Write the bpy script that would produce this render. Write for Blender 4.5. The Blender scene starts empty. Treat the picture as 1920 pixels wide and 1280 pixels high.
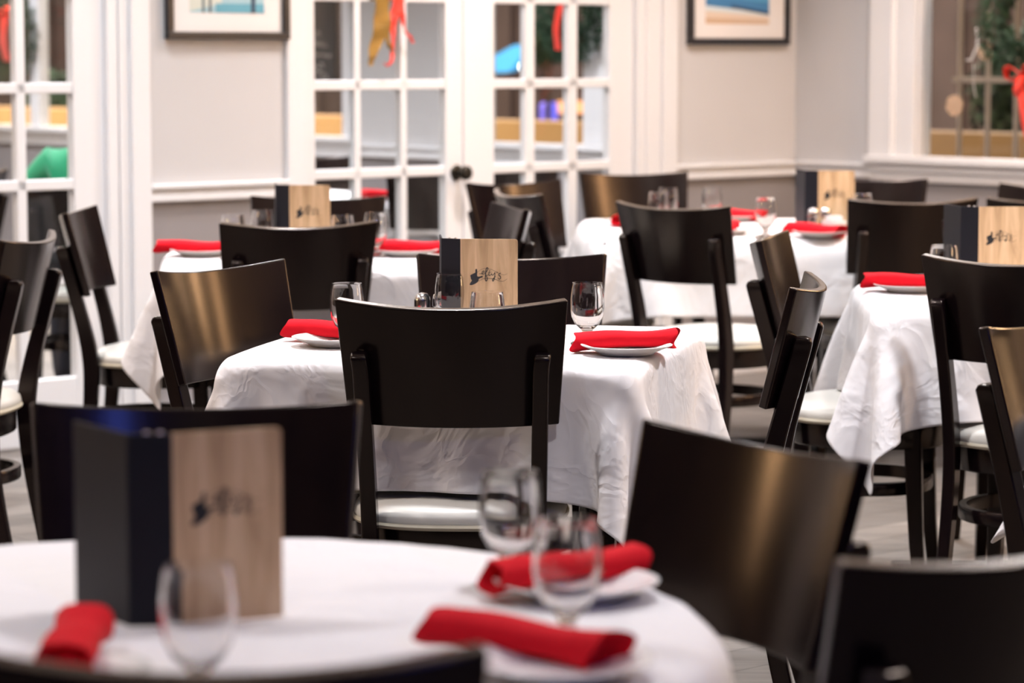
import bpy, bmesh, math, random
import numpy as np
from mathutils import Vector, Matrix

random.seed(7)
SC = bpy.context.scene
COL = SC.collection
PI = math.pi

# ---------------------------------------------------------------- camera
cd = bpy.data.cameras.new('camera')
cam = bpy.data.objects.new('camera', cd)
COL.objects.link(cam)
cam.location = (0, 0, 1.34)
cam.rotation_euler = (math.radians(90 - 5.8), 0, 0)
cd.lens = 100; cd.sensor_width = 36; cd.clip_end = 200; cd.clip_start = .05
cd.dof.use_dof = True
cd.dof.focus_distance = 5.55
cd.dof.aperture_fstop = 4.2
cd.dof.aperture_blades = 9
SC.camera = cam

# ---------------------------------------------------------------- world, exposure
w = bpy.data.worlds.new('night'); SC.world = w
w.use_nodes = True
w.node_tree.nodes['Background'].inputs[0].default_value = (.05, .045, .075, 1)
w.node_tree.nodes['Background'].inputs[1].default_value = .35
SC.view_settings.view_transform = 'Standard'
SC.view_settings.look = 'None'
SC.view_settings.gamma = 1
SC.view_settings.exposure = -0.43
SC.cycles.use_denoising = True
SC.cycles.max_bounces = 10
SC.cycles.transmission_bounces = 8
SC.cycles.sample_clamp_indirect = 6
SC.cycles.caustics_reflective = False

CEIL = 2.75
# geometry of the place: corner where the partition meets the outer wall
CO = Vector((1.2, 12.09, 0))
U = Vector((.7417, .6708, 0)).normalized()      # along the partition, towards the corner
V = Vector((U.y, -U.x, 0))                       # along the outer wall, towards the camera's right
R_ = math.radians
def PT(t, n, z):      # partition frame: t along U from the corner (negative = left), n into the room beyond
    return CO + U * t - V * n + Vector((0, 0, z))
def EX(t, n, z):      # outer wall frame: t along V, n outwards
    return CO + V * t + U * n + Vector((0, 0, z))

def area(name, loc, size, power, col, rot=(0, 0, 0), shape='DISK', spread=None):
    l = bpy.data.lights.new(name, 'AREA'); l.shape = shape; l.size = size
    l.energy = power; l.color = col
    if spread: l.spread = spread
    o = bpy.data.objects.new(name, l); COL.objects.link(o)
    o.location = loc; o.rotation_euler = rot
    return o
WARM = (1, .90, .86); NEUT = (.97, .96, 1); COOL = (.88, .94, 1)
DOWNLIGHTS = []       # (x, y, power, colour)
for (x, y, p, c) in [(-1.5, 3.2, 21, NEUT), (.4, 3.6, 20, NEUT), (2.2, 3.4, 34, WARM),
                     (-1.9, 5.6, 40, WARM), (-.2, 5.9, 44, NEUT), (1.5, 5.7, 44, NEUT), (3.2, 5.9, 34, WARM),
                     (-2.2, 7.9, 36, WARM), (-.5, 8.3, 44, NEUT), (1.1, 8.3, 44, COOL), (2.6, 8.2, 40, WARM),
                     (.2, 10.1, 44, WARM), (1.5, 10.6, 36, WARM), (2.9, 10.2, 30, WARM),
                     (-3.4, 6.0, 30, WARM), (-1.25, 9.1, 18, COOL),
                     (-.5, .6, 20, WARM)]:
    DOWNLIGHTS.append((x, y, p, c))
PORCHLIGHTS = [tuple(PT(t, n, 0))[:2] + (p, c) for t, n, p, c in
               [(-4.2, 1.4, 76, NEUT), (-2.2, 1.4, 84, NEUT), (-1.0, 1.2, 42, NEUT), (-3.2, 3.6, 84, WARM), (-1.6, 3.8, 76, NEUT), (-2.4, 5.6, 64, WARM), (-.9, 5.4, 58, NEUT)]]

# ---------------------------------------------------------------- materials
def nodes(name):
    m = bpy.data.materials.new(name); m.use_nodes = True
    nt = m.node_tree
    return m, nt, nt.nodes['Principled BSDF']
def mat(name, col, rough=.5, metal=0, coat=0, coat_r=.1, spec=.5, emit=None, estr=0, sheen=0):
    m, nt, b = nodes(name)
    b.inputs['Base Color'].default_value = (*col, 1)
    b.inputs['Roughness'].default_value = rough
    b.inputs['Metallic'].default_value = metal
    b.inputs['Coat Weight'].default_value = coat
    b.inputs['Coat Roughness'].default_value = coat_r
    b.inputs['Specular IOR Level'].default_value = spec
    b.inputs['Sheen Weight'].default_value = sheen
    if emit:
        b.inputs['Emission Color'].default_value = (*emit, 1)
        b.inputs['Emission Strength'].default_value = estr
    return m
def N(nt, kind, **kw):
    n = nt.nodes.new(kind)
    for k, v in kw.items():
        if k in n.inputs: n.inputs[k].default_value = v
        else: setattr(n, k, v)
    return n
def coords(nt, scale=(1, 1, 1), space='Object', rot=(0, 0, 0)):
    t = N(nt, 'ShaderNodeTexCoord'); mp = N(nt, 'ShaderNodeMapping')
    mp.inputs['Scale'].default_value = scale; mp.inputs['Rotation'].default_value = rot
    nt.links.new(t.outputs[space], mp.inputs[0]); return mp.outputs[0]
def ramp(nt, fac, stops):
    r = N(nt, 'ShaderNodeValToRGB')
    while len(r.color_ramp.elements) < len(stops): r.color_ramp.elements.new(.5)
    for e, (p, c) in zip(r.color_ramp.elements, stops):
        e.position = p; e.color = (*c, 1)
    nt.links.new(fac, r.inputs[0]); return r.outputs[0]
def bump(nt, b, h, strength=.3, dist=.01, prev=None):
    n = N(nt, 'ShaderNodeBump'); n.inputs['Strength'].default_value = strength; n.inputs['Distance'].default_value = dist
    nt.links.new(h, n.inputs['Height'])
    if prev is not None: nt.links.new(prev, n.inputs['Normal'])
    nt.links.new(n.outputs[0], b.inputs['Normal']); return n.outputs[0]

def wood_dark():
    m, nt, b = nodes('espresso_wood')
    c = coords(nt, (14, 14, 1.6))
    n = N(nt, 'ShaderNodeTexNoise', Scale=3.0, Detail=6.0); nt.links.new(c, n.inputs['Vector'])
    nt.links.new(ramp(nt, n.outputs[0], [(.3, (.0030, .0016, .0026)), (.7, (.0062, .0032, .0036))]), b.inputs['Base Color'])
    b.inputs['Roughness'].default_value = .215
    b.inputs['Specular IOR Level'].default_value = .34
    b.inputs['Specular Tint'].default_value = (1, .84, .72, 1)
    bump(nt, b, n.outputs[0], .05, .002)
    return m
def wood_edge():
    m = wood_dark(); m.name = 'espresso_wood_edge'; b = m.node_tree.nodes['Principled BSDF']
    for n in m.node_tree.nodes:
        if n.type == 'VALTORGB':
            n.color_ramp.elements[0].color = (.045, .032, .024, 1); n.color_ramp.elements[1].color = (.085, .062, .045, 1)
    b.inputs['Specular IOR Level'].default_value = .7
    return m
def cloth_mat():
    m, nt, b = nodes('white_linen')
    b.inputs['Base Color'].default_value = (.73, .715, .73, 1)
    b.inputs['Roughness'].default_value = .85; b.inputs['Sheen Weight'].default_value = .15
    b.inputs['Specular IOR Level'].default_value = .2
    c = coords(nt, (1, 1, 1))
    n1 = N(nt, 'ShaderNodeTexNoise', Scale=6.5, Detail=3.0, Distortion=.8); nt.links.new(c, n1.inputs['Vector'])
    v = N(nt, 'ShaderNodeTexVoronoi', Scale=6.0); v.feature = 'DISTANCE_TO_EDGE'
    mx = N(nt, 'ShaderNodeMixRGB'); mx.inputs[0].default_value = .25
    nt.links.new(c, mx.inputs[1]); nt.links.new(n1.outputs['Color'], mx.inputs[2]); nt.links.new(mx.outputs[0], v.inputs['Vector'])
    r = ramp(nt, v.outputs[0], [(0, (1, 1, 1)), (.09, (.35, .35, .35)), (.4, (0, 0, 0))])
    vf = N(nt, 'ShaderNodeTexVoronoi', Scale=7.5); vf.inputs['Randomness'].default_value = 1; nt.links.new(mx.outputs[0], vf.inputs['Vector'])
    p = bump(nt, b, n1.outputs[0], .45, .014)
    p = bump(nt, b, vf.outputs['Distance'], .32, .02, p)
    p = bump(nt, b, r, .38, .004, p)
    wv = N(nt, 'ShaderNodeTexNoise', Scale=900.0, Detail=1.0); nt.links.new(c, wv.inputs['Vector'])
    bump(nt, b, wv.outputs[0], .05, .001, p)
    return m
def red_mat():
    m, nt, b = nodes('red_napkin_cloth')
    b.inputs['Base Color'].default_value = (.56, .003, .012, 1)
    b.inputs['Roughness'].default_value = .8; b.inputs['Sheen Weight'].default_value = .08
    b.inputs['Sheen Tint'].default_value = (1, .2, .2, 1)
    b.inputs['Specular IOR Level'].default_value = .15
    n = N(nt, 'ShaderNodeTexNoise', Scale=22.0, Detail=3.0); nt.links.new(coords(nt), n.inputs['Vector'])
    bump(nt, b, n.outputs[0], .5, .006)
    return m
def wall_mat(name, col, var=.03):
    m, nt, b = nodes(name)
    n = N(nt, 'ShaderNodeTexNoise', Scale=1.2, Detail=2.0); nt.links.new(coords(nt), n.inputs['Vector'])
    lo = tuple(x * (1 - var) for x in col); hi = tuple(min(1, x * (1 + var)) for x in col)
    nt.links.new(ramp(nt, n.outputs[0], [(.3, lo), (.7, hi)]), b.inputs['Base Color'])
    b.inputs['Roughness'].default_value = .55; b.inputs['Specular IOR Level'].default_value = .3
    f = N(nt, 'ShaderNodeTexNoise', Scale=160.0, Detail=2.0); nt.links.new(coords(nt), f.inputs['Vector'])
    bump(nt, b, f.outputs[0], .08, .002)
    return m
def floor_mat():
    m, nt, b = nodes('grey_plank_floor')
    c = coords(nt, (1, 1, 1), rot=(0, 0, math.radians(-42)))
    br = N(nt, 'ShaderNodeTexBrick'); br.inputs['Scale'].default_value = 1.0
    br.inputs['Brick Width'].default_value = 1.2; br.inputs['Row Height'].default_value = .15
    br.inputs['Mortar Size'].default_value = .003
    br.inputs['Color1'].default_value = (.215, .195, .18, 1); br.inputs['Color2'].default_value = (.14, .128, .12, 1)
    br.inputs['Mortar'].default_value = (.05, .045, .04, 1)
    nt.links.new(c, br.inputs['Vector'])
    c2 = coords(nt, (1.5, 22, 1), rot=(0, 0, math.radians(-42)))
    n = N(nt, 'ShaderNodeTexNoise', Scale=2.2, Detail=7.0, Distortion=.6); nt.links.new(c2, n.inputs['Vector'])
    mx = N(nt, 'ShaderNodeMixRGB', blend_type='MULTIPLY'); mx.inputs[0].default_value = .8
    nt.links.new(br.outputs[0], mx.inputs[1])
    nt.links.new(ramp(nt, n.outputs[0], [(.3, (.45, .44, .43)), (.7, (1.25, 1.22, 1.18))]), mx.inputs[2])
    nt.links.new(mx.outputs[0], b.inputs['Base Color'])
    b.inputs['Roughness'].default_value = .38
    bump(nt, b, n.outputs[0], .12, .003)
    return m
def oak_mat():
    m, nt, b = nodes('light_walnut_veneer')
    c = coords(nt, (30, 30, 3.0))
    n = N(nt, 'ShaderNodeTexNoise', Scale=1.6, Detail=8.0, Distortion=1.2); nt.links.new(c, n.inputs['Vector'])
    nt.links.new(ramp(nt, n.outputs[0], [(.25, (.34, .21, .105)), (.5, (.60, .40, .225)), (.75, (.74, .53, .325))]), b.inputs['Base Color'])
    b.inputs['Roughness'].default_value = .55
    bump(nt, b, n.outputs[0], .1, .001)
    return m
def green_mat():
    m, nt, b = nodes('fir_green')
    n = N(nt, 'ShaderNodeTexNoise', Scale=30.0); nt.links.new(coords(nt), n.inputs['Vector'])
    nt.links.new(ramp(nt, n.outputs[0], [(.3, (.006, .024, .013)), (.7, (.03, .085, .04))]), b.inputs['Base Color'])
    b.inputs['Roughness'].default_value = .7
    return m
def pane_mat():
    m = bpy.data.materials.new('window_glass'); m.use_nodes = True
    nt = m.node_tree; nt.nodes.clear()
    o = N(nt, 'ShaderNodeOutputMaterial'); t = N(nt, 'ShaderNodeBsdfTransparent'); g = N(nt, 'ShaderNodeBsdfGlossy')
    g.inputs['Roughness'].default_value = .02
    t.inputs['Color'].default_value = (.97, .98, .98, 1)
    lw = N(nt, 'ShaderNodeLayerWeight'); lw.inputs['Blend'].default_value = .5
    pw = N(nt, 'ShaderNodeMath', operation='POWER'); pw.inputs[1].default_value = 5
    f = N(nt, 'ShaderNodeMath', operation='MULTIPLY_ADD'); f.inputs[1].default_value = .6; f.inputs[2].default_value = .025
    nt.links.new(lw.outputs['Facing'], pw.inputs[0]); nt.links.new(pw.outputs[0], f.inputs[0])
    mx = N(nt, 'ShaderNodeMixShader')
    nt.links.new(f.outputs[0], mx.inputs[0]); nt.links.new(t.outputs[0], mx.inputs[1]); nt.links.new(g.outputs[0], mx.inputs[2])
    nt.links.new(mx.outputs[0], o.inputs[0])
    return m
def goblet_mat():
    m, nt, b = nodes('clear_glass')
    b.inputs['Base Color'].default_value = (1, 1, 1, 1); b.inputs['Roughness'].default_value = .0
    b.inputs['Transmission Weight'].default_value = 1; b.inputs['IOR'].default_value = 1.5
    return m
M = dict(
    wood=wood_dark(), wood_edge=wood_edge(), cloth=cloth_mat(), red=red_mat(), oak=oak_mat(), green=green_mat(), pane=pane_mat(), glass=goblet_mat(),
    wall=wall_mat('pale_grey_wall_paint', (.56, .56, .575)), wall_lo=wall_mat('grey_lower_wall_paint', (.27, .255, .265)),
    wall_dark=wall_mat('dark_rear_wall_paint', (.05, .042, .05)), ceil=wall_mat('ceiling_paint', (.84, .82, .80)),
    trim=mat('white_gloss_trim', (.76, .77, .80), .35, spec=.5), floor=floor_mat(),
    vinyl=mat('cream_vinyl', (.60, .59, .55), .40, coat=.1), vinyl_pipe=mat('cream_piping', (.50, .46, .36), .4),
    leather=mat('black_leatherette', (.005, .0055, .010), .55, spec=.25), screw=mat('steel_screw', (.6, .6, .62), .3, 1),
    ink=mat('black_ink', (.006, .006, .008), .6), plate=mat('white_china', (.82, .81, .80), .12, spec=.6),
    frame=mat('black_frame', (.012, .012, .016), .35), mat_board=mat('white_mat_board', (.80, .78, .78), .8),
    steel=mat('black_iron', (.012, .011, .014), .45), chrome=mat('polished_chrome', (.75, .75, .77), .12, 1),
    bronze=mat('dark_bronze', (.035, .03, .022), .3, .7), ribbon=mat('red_ribbon', (.78, .03, .015), .4, sheen=.2),
    gold=mat('gold_ribbon', (.26, .15, .03), .35, .3), white=mat('white_ceramic', (.8, .79, .79), .2),
    salt=mat('white_salt', (.8, .8, .8), .8), pepper=mat('ground_pepper', (.05, .045, .04), .9),
    green_knit=mat('green_sweater', (.0, .30, .13), .85, sheen=.3), skin=mat('skin', (.5, .27, .18), .55),
    hair=mat('dark_brown_hair', (.02, .012, .008), .5), denim=mat('dark_trousers', (.02, .022, .035), .8),
    tan=wall_mat('tan_stucco', (.44, .31, .17), .1), brown=wall_mat('brown_siding', (.065, .047, .042), .3),
    asphalt=mat('dark_asphalt', (.05, .048, .045), .9), post=mat('white_painted_post', (.6, .57, .55), .5),
    streaklight=mat('amber_streak_glow', (1, 1, 1), .5, emit=(1, .60, .30), estr=64), bluereflex=mat('blue_reflex_glow', (1, 1, 1), .5, emit=(.06, .12, 1), estr=60),  # amber and blue glows of unseen lights added for chair reflections
    lamp=mat('glowing_lamp', (1, 1, 1), .5, emit=(1, .96, .88), estr=14), lampwarm=mat('glowing_downlight', (1, 1, 1), .5, emit=(1, .86, .68), estr=10),
    blue=mat('lit_blue_sign', (.05, .3, .6), .4, emit=(.08, .45, .85), estr=1.3), violet=mat('violet_light', (.1, .1, .6), .4, emit=(.16, .16, .9), estr=1.2),
    orange=mat('warm_lit_shopfront', (.8, .4, .2), .5, emit=(1, .46, .2), estr=.9), flake=mat('pale_wood_snowflake', (.66, .47, .32), .7),
    twig=mat('silver_twig', (.75, .74, .72), .4), chalk=mat('white_chalk_lettering', (.6, .57, .55), .8), board=mat('blackboard', (.02, .019, .02), .7),
)

# ---------------------------------------------------------------- mesh helpers
def link(name, me, m=None, parent=None, smooth=30, kind=None):
    o = bpy.data.objects.new(name, me); COL.objects.link(o)
    if m is not None and not me.materials: me.materials.append(m)
    if parent is not None: o.parent = parent
    if smooth is not None:
        me.shade_smooth(); me.set_sharp_from_angle(angle=math.radians(smooth))
    if kind: o['kind'] = kind
    return o
def frombm(name, bm, m=None, parent=None, smooth=30, kind=None):
    me = bpy.data.meshes.new(name); bmesh.ops.recalc_face_normals(bm, faces=bm.faces); bm.to_mesh(me); bm.free()
    return link(name, me, m, parent, smooth, kind)
def pyd(name, verts, faces, m=None, parent=None, smooth=30, kind=None, fix=True):
    bm = bmesh.new(); vs = [bm.verts.new(v) for v in verts]
    for f in faces:
        try: bm.faces.new([vs[i] for i in f])
        except ValueError: pass
    return frombm(name, bm, m, parent, smooth, kind)
def hexa(bm, p, mi=0):      # eight corners: bottom loop, top loop
    vs = [bm.verts.new(q) for q in p]
    for f in ((0, 3, 2, 1), (4, 5, 6, 7), (0, 1, 5, 4), (1, 2, 6, 5), (2, 3, 7, 6), (3, 0, 4, 7)):
        fc = bm.faces.new([vs[i] for i in f]); fc.material_index = mi
def bx(bm, x0, x1, y0, y1, z0, z1, mi=0, fr=None):
    fr = fr or (lambda a, b, c: Vector((a, b, c)))
    hexa(bm, [fr(x0, y0, z0), fr(x1, y0, z0), fr(x1, y1, z0), fr(x0, y1, z0),
              fr(x0, y0, z1), fr(x1, y0, z1), fr(x1, y1, z1), fr(x0, y1, z1)], mi)
def lathe(bm, prof, seg=32, cx=0, cy=0, cz=0, closed=False):
    rings = []
    for r, z in prof:
        if r < 1e-5: rings.append([bm.verts.new((cx, cy, cz + z))])
        else: rings.append([bm.verts.new((cx + r * math.cos(2 * PI * k / seg), cy + r * math.sin(2 * PI * k / seg), cz + z)) for k in range(seg)])
    pairs = list(zip(rings, rings[1:])) + ([(rings[-1], rings[0])] if closed else [])
    for a, b in pairs:
        for k in range(seg):
            k2 = (k + 1) % seg
            if len(a) == 1 and len(b) == 1: continue
            if len(a) == 1: bm.faces.new((a[0], b[k], b[k2]))
            elif len(b) == 1: bm.faces.new((a[k], a[k2], b[0]))
            else: bm.faces.new((a[k], a[k2], b[k2], b[k]))
def tube(bm, pts, rad, seg=8, caps=True):
    pts = [Vector(p) for p in pts]; rings = []
    rad = rad if isinstance(rad, (list, tuple)) else [rad] * len(pts)
    up = Vector((0, 0, 1)); prev = None
    for i, p in enumerate(pts):
        d = (pts[min(i + 1, len(pts) - 1)] - pts[max(i - 1, 0)]).normalized()
        a = prev if prev is not None else (up if abs(d.z) < .9 else Vector((1, 0, 0)))
        s = d.cross(a).normalized(); t = s.cross(d).normalized(); prev = t
        rings.append([bm.verts.new(p + (s * math.cos(2 * PI * k / seg) + t * math.sin(2 * PI * k / seg)) * rad[i]) for k in range(seg)])
    for a, b in zip(rings, rings[1:]):
        for k in range(seg):
            bm.faces.new((a[k], a[(k + 1) % seg], b[(k + 1) % seg], b[k]))
    if caps:
        bm.faces.new(rings[0]); bm.faces.new(rings[-1][::-1])
def catmull(pts, n=8, closed=False):
    pts = [np.array(p, float) for p in pts]; out = []
    L = len(pts); rng = range(L if closed else L - 1)
    for i in rng:
        p0 = pts[(i - 1) % L] if closed or i > 0 else 2 * pts[0] - pts[1]
        p1 = pts[i]; p2 = pts[(i + 1) % L]
        p3 = pts[(i + 2) % L] if closed or i + 2 < L else 2 * pts[-1] - pts[-2]
        for k in range(n):
            t = k / n
            out.append(.5 * (2 * p1 + (p2 - p0) * t + (2 * p0 - 5 * p1 + 4 * p2 - p3) * t * t + (3 * p1 - p0 - 3 * p2 + p3) * t ** 3))
    if not closed: out.append(pts[-1])
    return out
def bevel(o, wd=.002, seg=2):
    md = o.modifiers.new('bevel', 'BEVEL'); md.width = wd; md.segments = seg; md.limit_method = 'ANGLE'; md.angle_limit = math.radians(40)
    return o
def empty(name, loc=(0, 0, 0), rz=0):
    o = bpy.data.objects.new(name, None); COL.objects.link(o); o.location = loc; o.rotation_euler = (0, 0, rz)
    o.empty_display_size = .05
    return o
def tag(o, label, cat, group=None, kind=None):
    o['label'] = label; o['category'] = cat
    if group: o['group'] = group
    if kind: o['kind'] = kind
    return o
def dup(o, parent=None):
    c = o.copy(); COL.objects.link(c); c.parent = parent
    for ch in list(o.children): dup(ch, c)
    return c
class Proto:
    """the first placing uses the object itself, later ones copies of it and its parts"""
    def __init__(s, build): s.build = build; s.o = None
    def put(s, loc, rz, label, cat, group=None):
        if s.o is None: s.o = s.build(); o = s.o
        else: o = dup(s.o)
        o.location = loc; o.rotation_euler = (0, 0, rz)
        for k in ('label', 'category', 'group'):
            if k in o: del o[k]
        return tag(o, label, cat, group)

# ================================================================= THE ROOM
def slab(name, pieces, fr, m, kind='structure', parent=None, bev=0):
    bm = bmesh.new()
    for p in pieces: bx(bm, *p, fr=fr)
    o = frombm(name, bm, m, parent, None, kind if parent is None else None)
    if bev: bevel(o, bev)
    return o
bm = bmesh.new(); bx(bm, -9, 9, -4, 26, -.12, 0)
frombm('floor', bm, M['floor'], None, None, 'structure')
# ceiling only over the two rooms
bm = bmesh.new()
pts = [Vector((-9, -4, 0)), EX(13, .12, 0), EX(-10, .12, 0), PT(-9, 10, 0)]
pts = [Vector((p.x, p.y, 0)) for p in pts]
hexa(bm, [p + Vector((0, 0, CEIL)) for p in pts] + [p + Vector((0, 0, CEIL + .15)) for p in pts])
frombm('ceiling', bm, M['ceil'], None, None, 'structure')

# partition wall between this room and the porch, t from the corner
T = .11
pw = [(-9, -4.40, 0, T, .885, CEIL), (-4.40, -3.44, 0, T, 2.16, CEIL), (-3.44, -2.64, 0, T, .885, CEIL),
      (-2.64, -.93, 0, T, 2.16, CEIL), (-.93, 0, 0, T, .885, CEIL)]
slab('wall_back', pw, PT, M['wall'])
slab('wall_back_lower', [(a, b, c, d, 0, .885) for a, b, c, d, e, f in pw if e < 1], PT, M['wall_lo'])
def rail(name, spans, fr, sgn, z=.885):
    bm = bmesh.new()
    for a, b in spans:
        bx(bm, a, b, 0, -.030 * sgn, z - .018, z, fr=fr)
        bx(bm, a, b, 0, -.016 * sgn, z - .036, z - .018, fr=fr)
        bx(bm, a, b, 0, -.022 * sgn, z - .062, z - .036, fr=fr)
    return bevel(frombm(name, bm, M['trim'], None, None, 'structure'), .004)
rail('trim_1', [(-3.32, -2.72), (-.736, 0), (-6, -4.48)], PT, 1)
slab('baseboard_back', [(-3.32, -2.72, -.018, 0, 0, .11), (-.736, 0, -.018, 0, 0, .11)], PT, M['trim'], bev=.004)

# outer wall, t from the corner along V (negative = beyond the partition)
WZ0, WZ1 = .92, 2.25
WIN = [(-7.6, -5.0), (-4.6, -3.03), (-2.0, -.82), (.665, 3.1), (3.6, 6.0)]
ew = []; last = -11
for a, b in WIN:
    ew.append((last, a, 0, .075, .885, CEIL)); ew.append((a, b, 0, .075, WZ1, CEIL)); ew.append((a, b, 0, .075, .885, WZ0 - .01)); last = b
ew.append((last, 13, 0, .075, .885, CEIL))
slab('wall_right', ew, EX, M['wall'])
slab('wall_right_lower', [(-11, 13, 0, .075, 0, .885)], EX, M['wall_lo'])
rail('trim_2', [(0, .455), (-2.93, -2.10), (-5.0, -4.7)], EX, 1)
slab('baseboard_right', [(-11, 13, -.018, 0, 0, .11)], EX, M['trim'], bev=.004)
def window(n, a, b, posts, flip=False):
    w_ = empty('window_%d' % n); w_['kind'] = 'structure'
    bm = bmesh.new()
    cw = .235 if n >= 4 else .10
    for (x0, x1) in ((a - cw, a - .10 * (n >= 4)), (b + .10 * (n >= 4), b + cw)):
        if n >= 4 or True: bx(bm, min(x0, x1), max(x0, x1), -.03, 0, WZ0 - .02, WZ1 + .09, fr=EX)
    if n >= 4:
        bx(bm, a - .11, a, -.02, .03, WZ0 - .02, WZ1, fr=EX); bx(bm, b, b + .11, -.02, .03, WZ0 - .02, WZ1, fr=EX)
        bx(bm, a - .125, a - .11, -.035, 0, WZ0 - .02, WZ1, fr=EX)
    bx(bm, a - cw, b + cw, -.03, 0, WZ1, WZ1 + .1, fr=EX)
    bx(bm, a, a + .012, 0, .075, WZ0, WZ1, fr=EX); bx(bm, b - .012, b, 0, .075, WZ0, WZ1, fr=EX)
    for p0, p1 in posts: bx(bm, p0, p1, -.01, .06, WZ0, WZ1, fr=EX)
    bevel(frombm('window_frame', bm, M['trim'], w_, None), .004)
    bm = bmesh.new()
    bx(bm, a - cw - .01, b + cw + .01, -.05, .05, WZ0 - .03, WZ0, fr=EX)
    bx(bm, a - cw, b + cw, -.028, .0, WZ0 - .066, WZ0 - .03, fr=EX)
    bx(bm, a - cw, b + cw, -.018, .0, WZ0 - .105, WZ0 - .066, fr=EX)
    bevel(frombm('window_sill', bm, M['trim'], w_, None), .004)
    bm = bmesh.new(); bx(bm, a, b, .030, .036, WZ0 - .01, WZ1, fr=EX)
    frombm('pane', bm, M['pane'], w_, None)
    return w_
window(1, *WIN[0], [(-5.93, -5.83)])
window(2, *WIN[1], [])
window(3, *WIN[2], [(-1.297, -1.157)])
window(4, *WIN[3], [])
window(5, *WIN[4], [])
# the unseen sides of the room
slab('wall_left', [(-9.1, -9, -4, 26, 0, CEIL)], None, M['wall'])
slab('wall_rear', [(-9, 9, -4.1, -4, 0, CEIL)], None, M['wall_dark'])

# French doors in the partition
DZ = [.25, .572, .894, 1.22, 1.545, 1.87]
def door(n, a, b, g0, g1, mv, mw, knob=None):
    d = empty('door_%d' % n); d['kind'] = 'structure'
    y0, y1 = .02, .062
    bm = bmesh.new()
    bx(bm, a, g0, y0, y1, .01, 2.10, fr=PT); bx(bm, g1, b, y0, y1, .01, 2.10, fr=PT)
    bx(bm, g0, g1, y0, y1, .01, .235, fr=PT); bx(bm, g0, g1, y0, y1, 2.0, 2.10, fr=PT)
    for z in DZ[1:]: bx(bm, g0, g1, y0 + .004, y1 - .004, z - .018, z + .018, fr=PT)
    for t in mv: bx(bm, t - mw / 2, t + mw / 2, y0 + .004, y1 - .004, .235, 2.0, fr=PT)
    bevel(frombm('door_frame', bm, M['trim'], d, None), .004)
    bm = bmesh.new(); bx(bm, g0, g1, .039, .043, .235, 2.0, fr=PT)
    frombm('pane', bm, M['pane'], d, None)
    if knob is not None:
        h = frombm('door_knob', _knob(), M['bronze'], d)
        h.matrix_world = Matrix.Translation(PT(knob, y0, .885)) @ Matrix.Rotation(math.atan2(V.y, V.x), 4, 'Z') @ Matrix.Rotation(PI / 2, 4, 'Y')
    return d
def _knob():
    bm = bmesh.new()
    lathe(bm, [(0, -.005), (.030, -.005), (.031, .002), (.026, .007), (.011, .010), (.010, .032), (.022, .040), (.029, .052), (.027, .064), (.017, .072), (0, .074)], 28)
    return bm
door(1, -4.36, -3.484, -4.24, -3.607, [-4.03, -3.812], .038)
door(2, -2.635, -1.853, -2.566, -1.938, [-2.363, -2.141], .030, knob=-1.885)
door(3, -1.847, -.945, -1.692, -1.074, [-1.50, -1.272], .048)
def casing(name, parts): return bevel(slab(name, parts, PT, M['trim']), .005)
casing('trim_3', [(-3.484, -3.44, -.005, .11, 0, 2.14), (-3.44, -3.40, -.012, 0, 0, 2.2), (-3.40, -3.32, -.028, 0, 0, 2.2), (-4.48, -4.36, -.028, .11, 0, 2.2), (-4.48, -3.32, -.028, 0, 2.11, 2.22)])
casing('trim_4', [(-2.72, -2.64, -.02, .11, 0, 2.2), (-.945, -.90, -.008, .11, 0, 2.14), (-.90, -.82, -.016, 0, 0, 2.2), (-.82, -.736, -.030, 0, 0, 2.2), (-2.72, -.736, -.02, 0, 2.11, 2.22)])

# recessed downlights
def build_downlight():
    e = empty('ceiling_light')
    bm = bmesh.new(); lathe(bm, [(.085, -.006), (.11, -.008), (.112, .002), (.085, .002)], 28, closed=True); frombm('rim', bm, M['trim'], e)
    bm = bmesh.new(); lathe(bm, [(0, .0), (.085, .0), (.085, -.004), (0, -.004)], 28); frombm('diffuser', bm, M['lampwarm'], e)
    return e
DL = Proto(build_downlight)
for i, (x, y, p, c) in enumerate(DOWNLIGHTS + PORCHLIGHTS):
    DL.put((x, y, CEIL - .003), 0, 'round recessed downlight glowing in the pale ceiling', 'ceiling light', 'recessed ceiling downlights')
    area('downlight_lamp', (x, y, CEIL - .03), .17, p, c, spread=R_(125))

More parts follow.
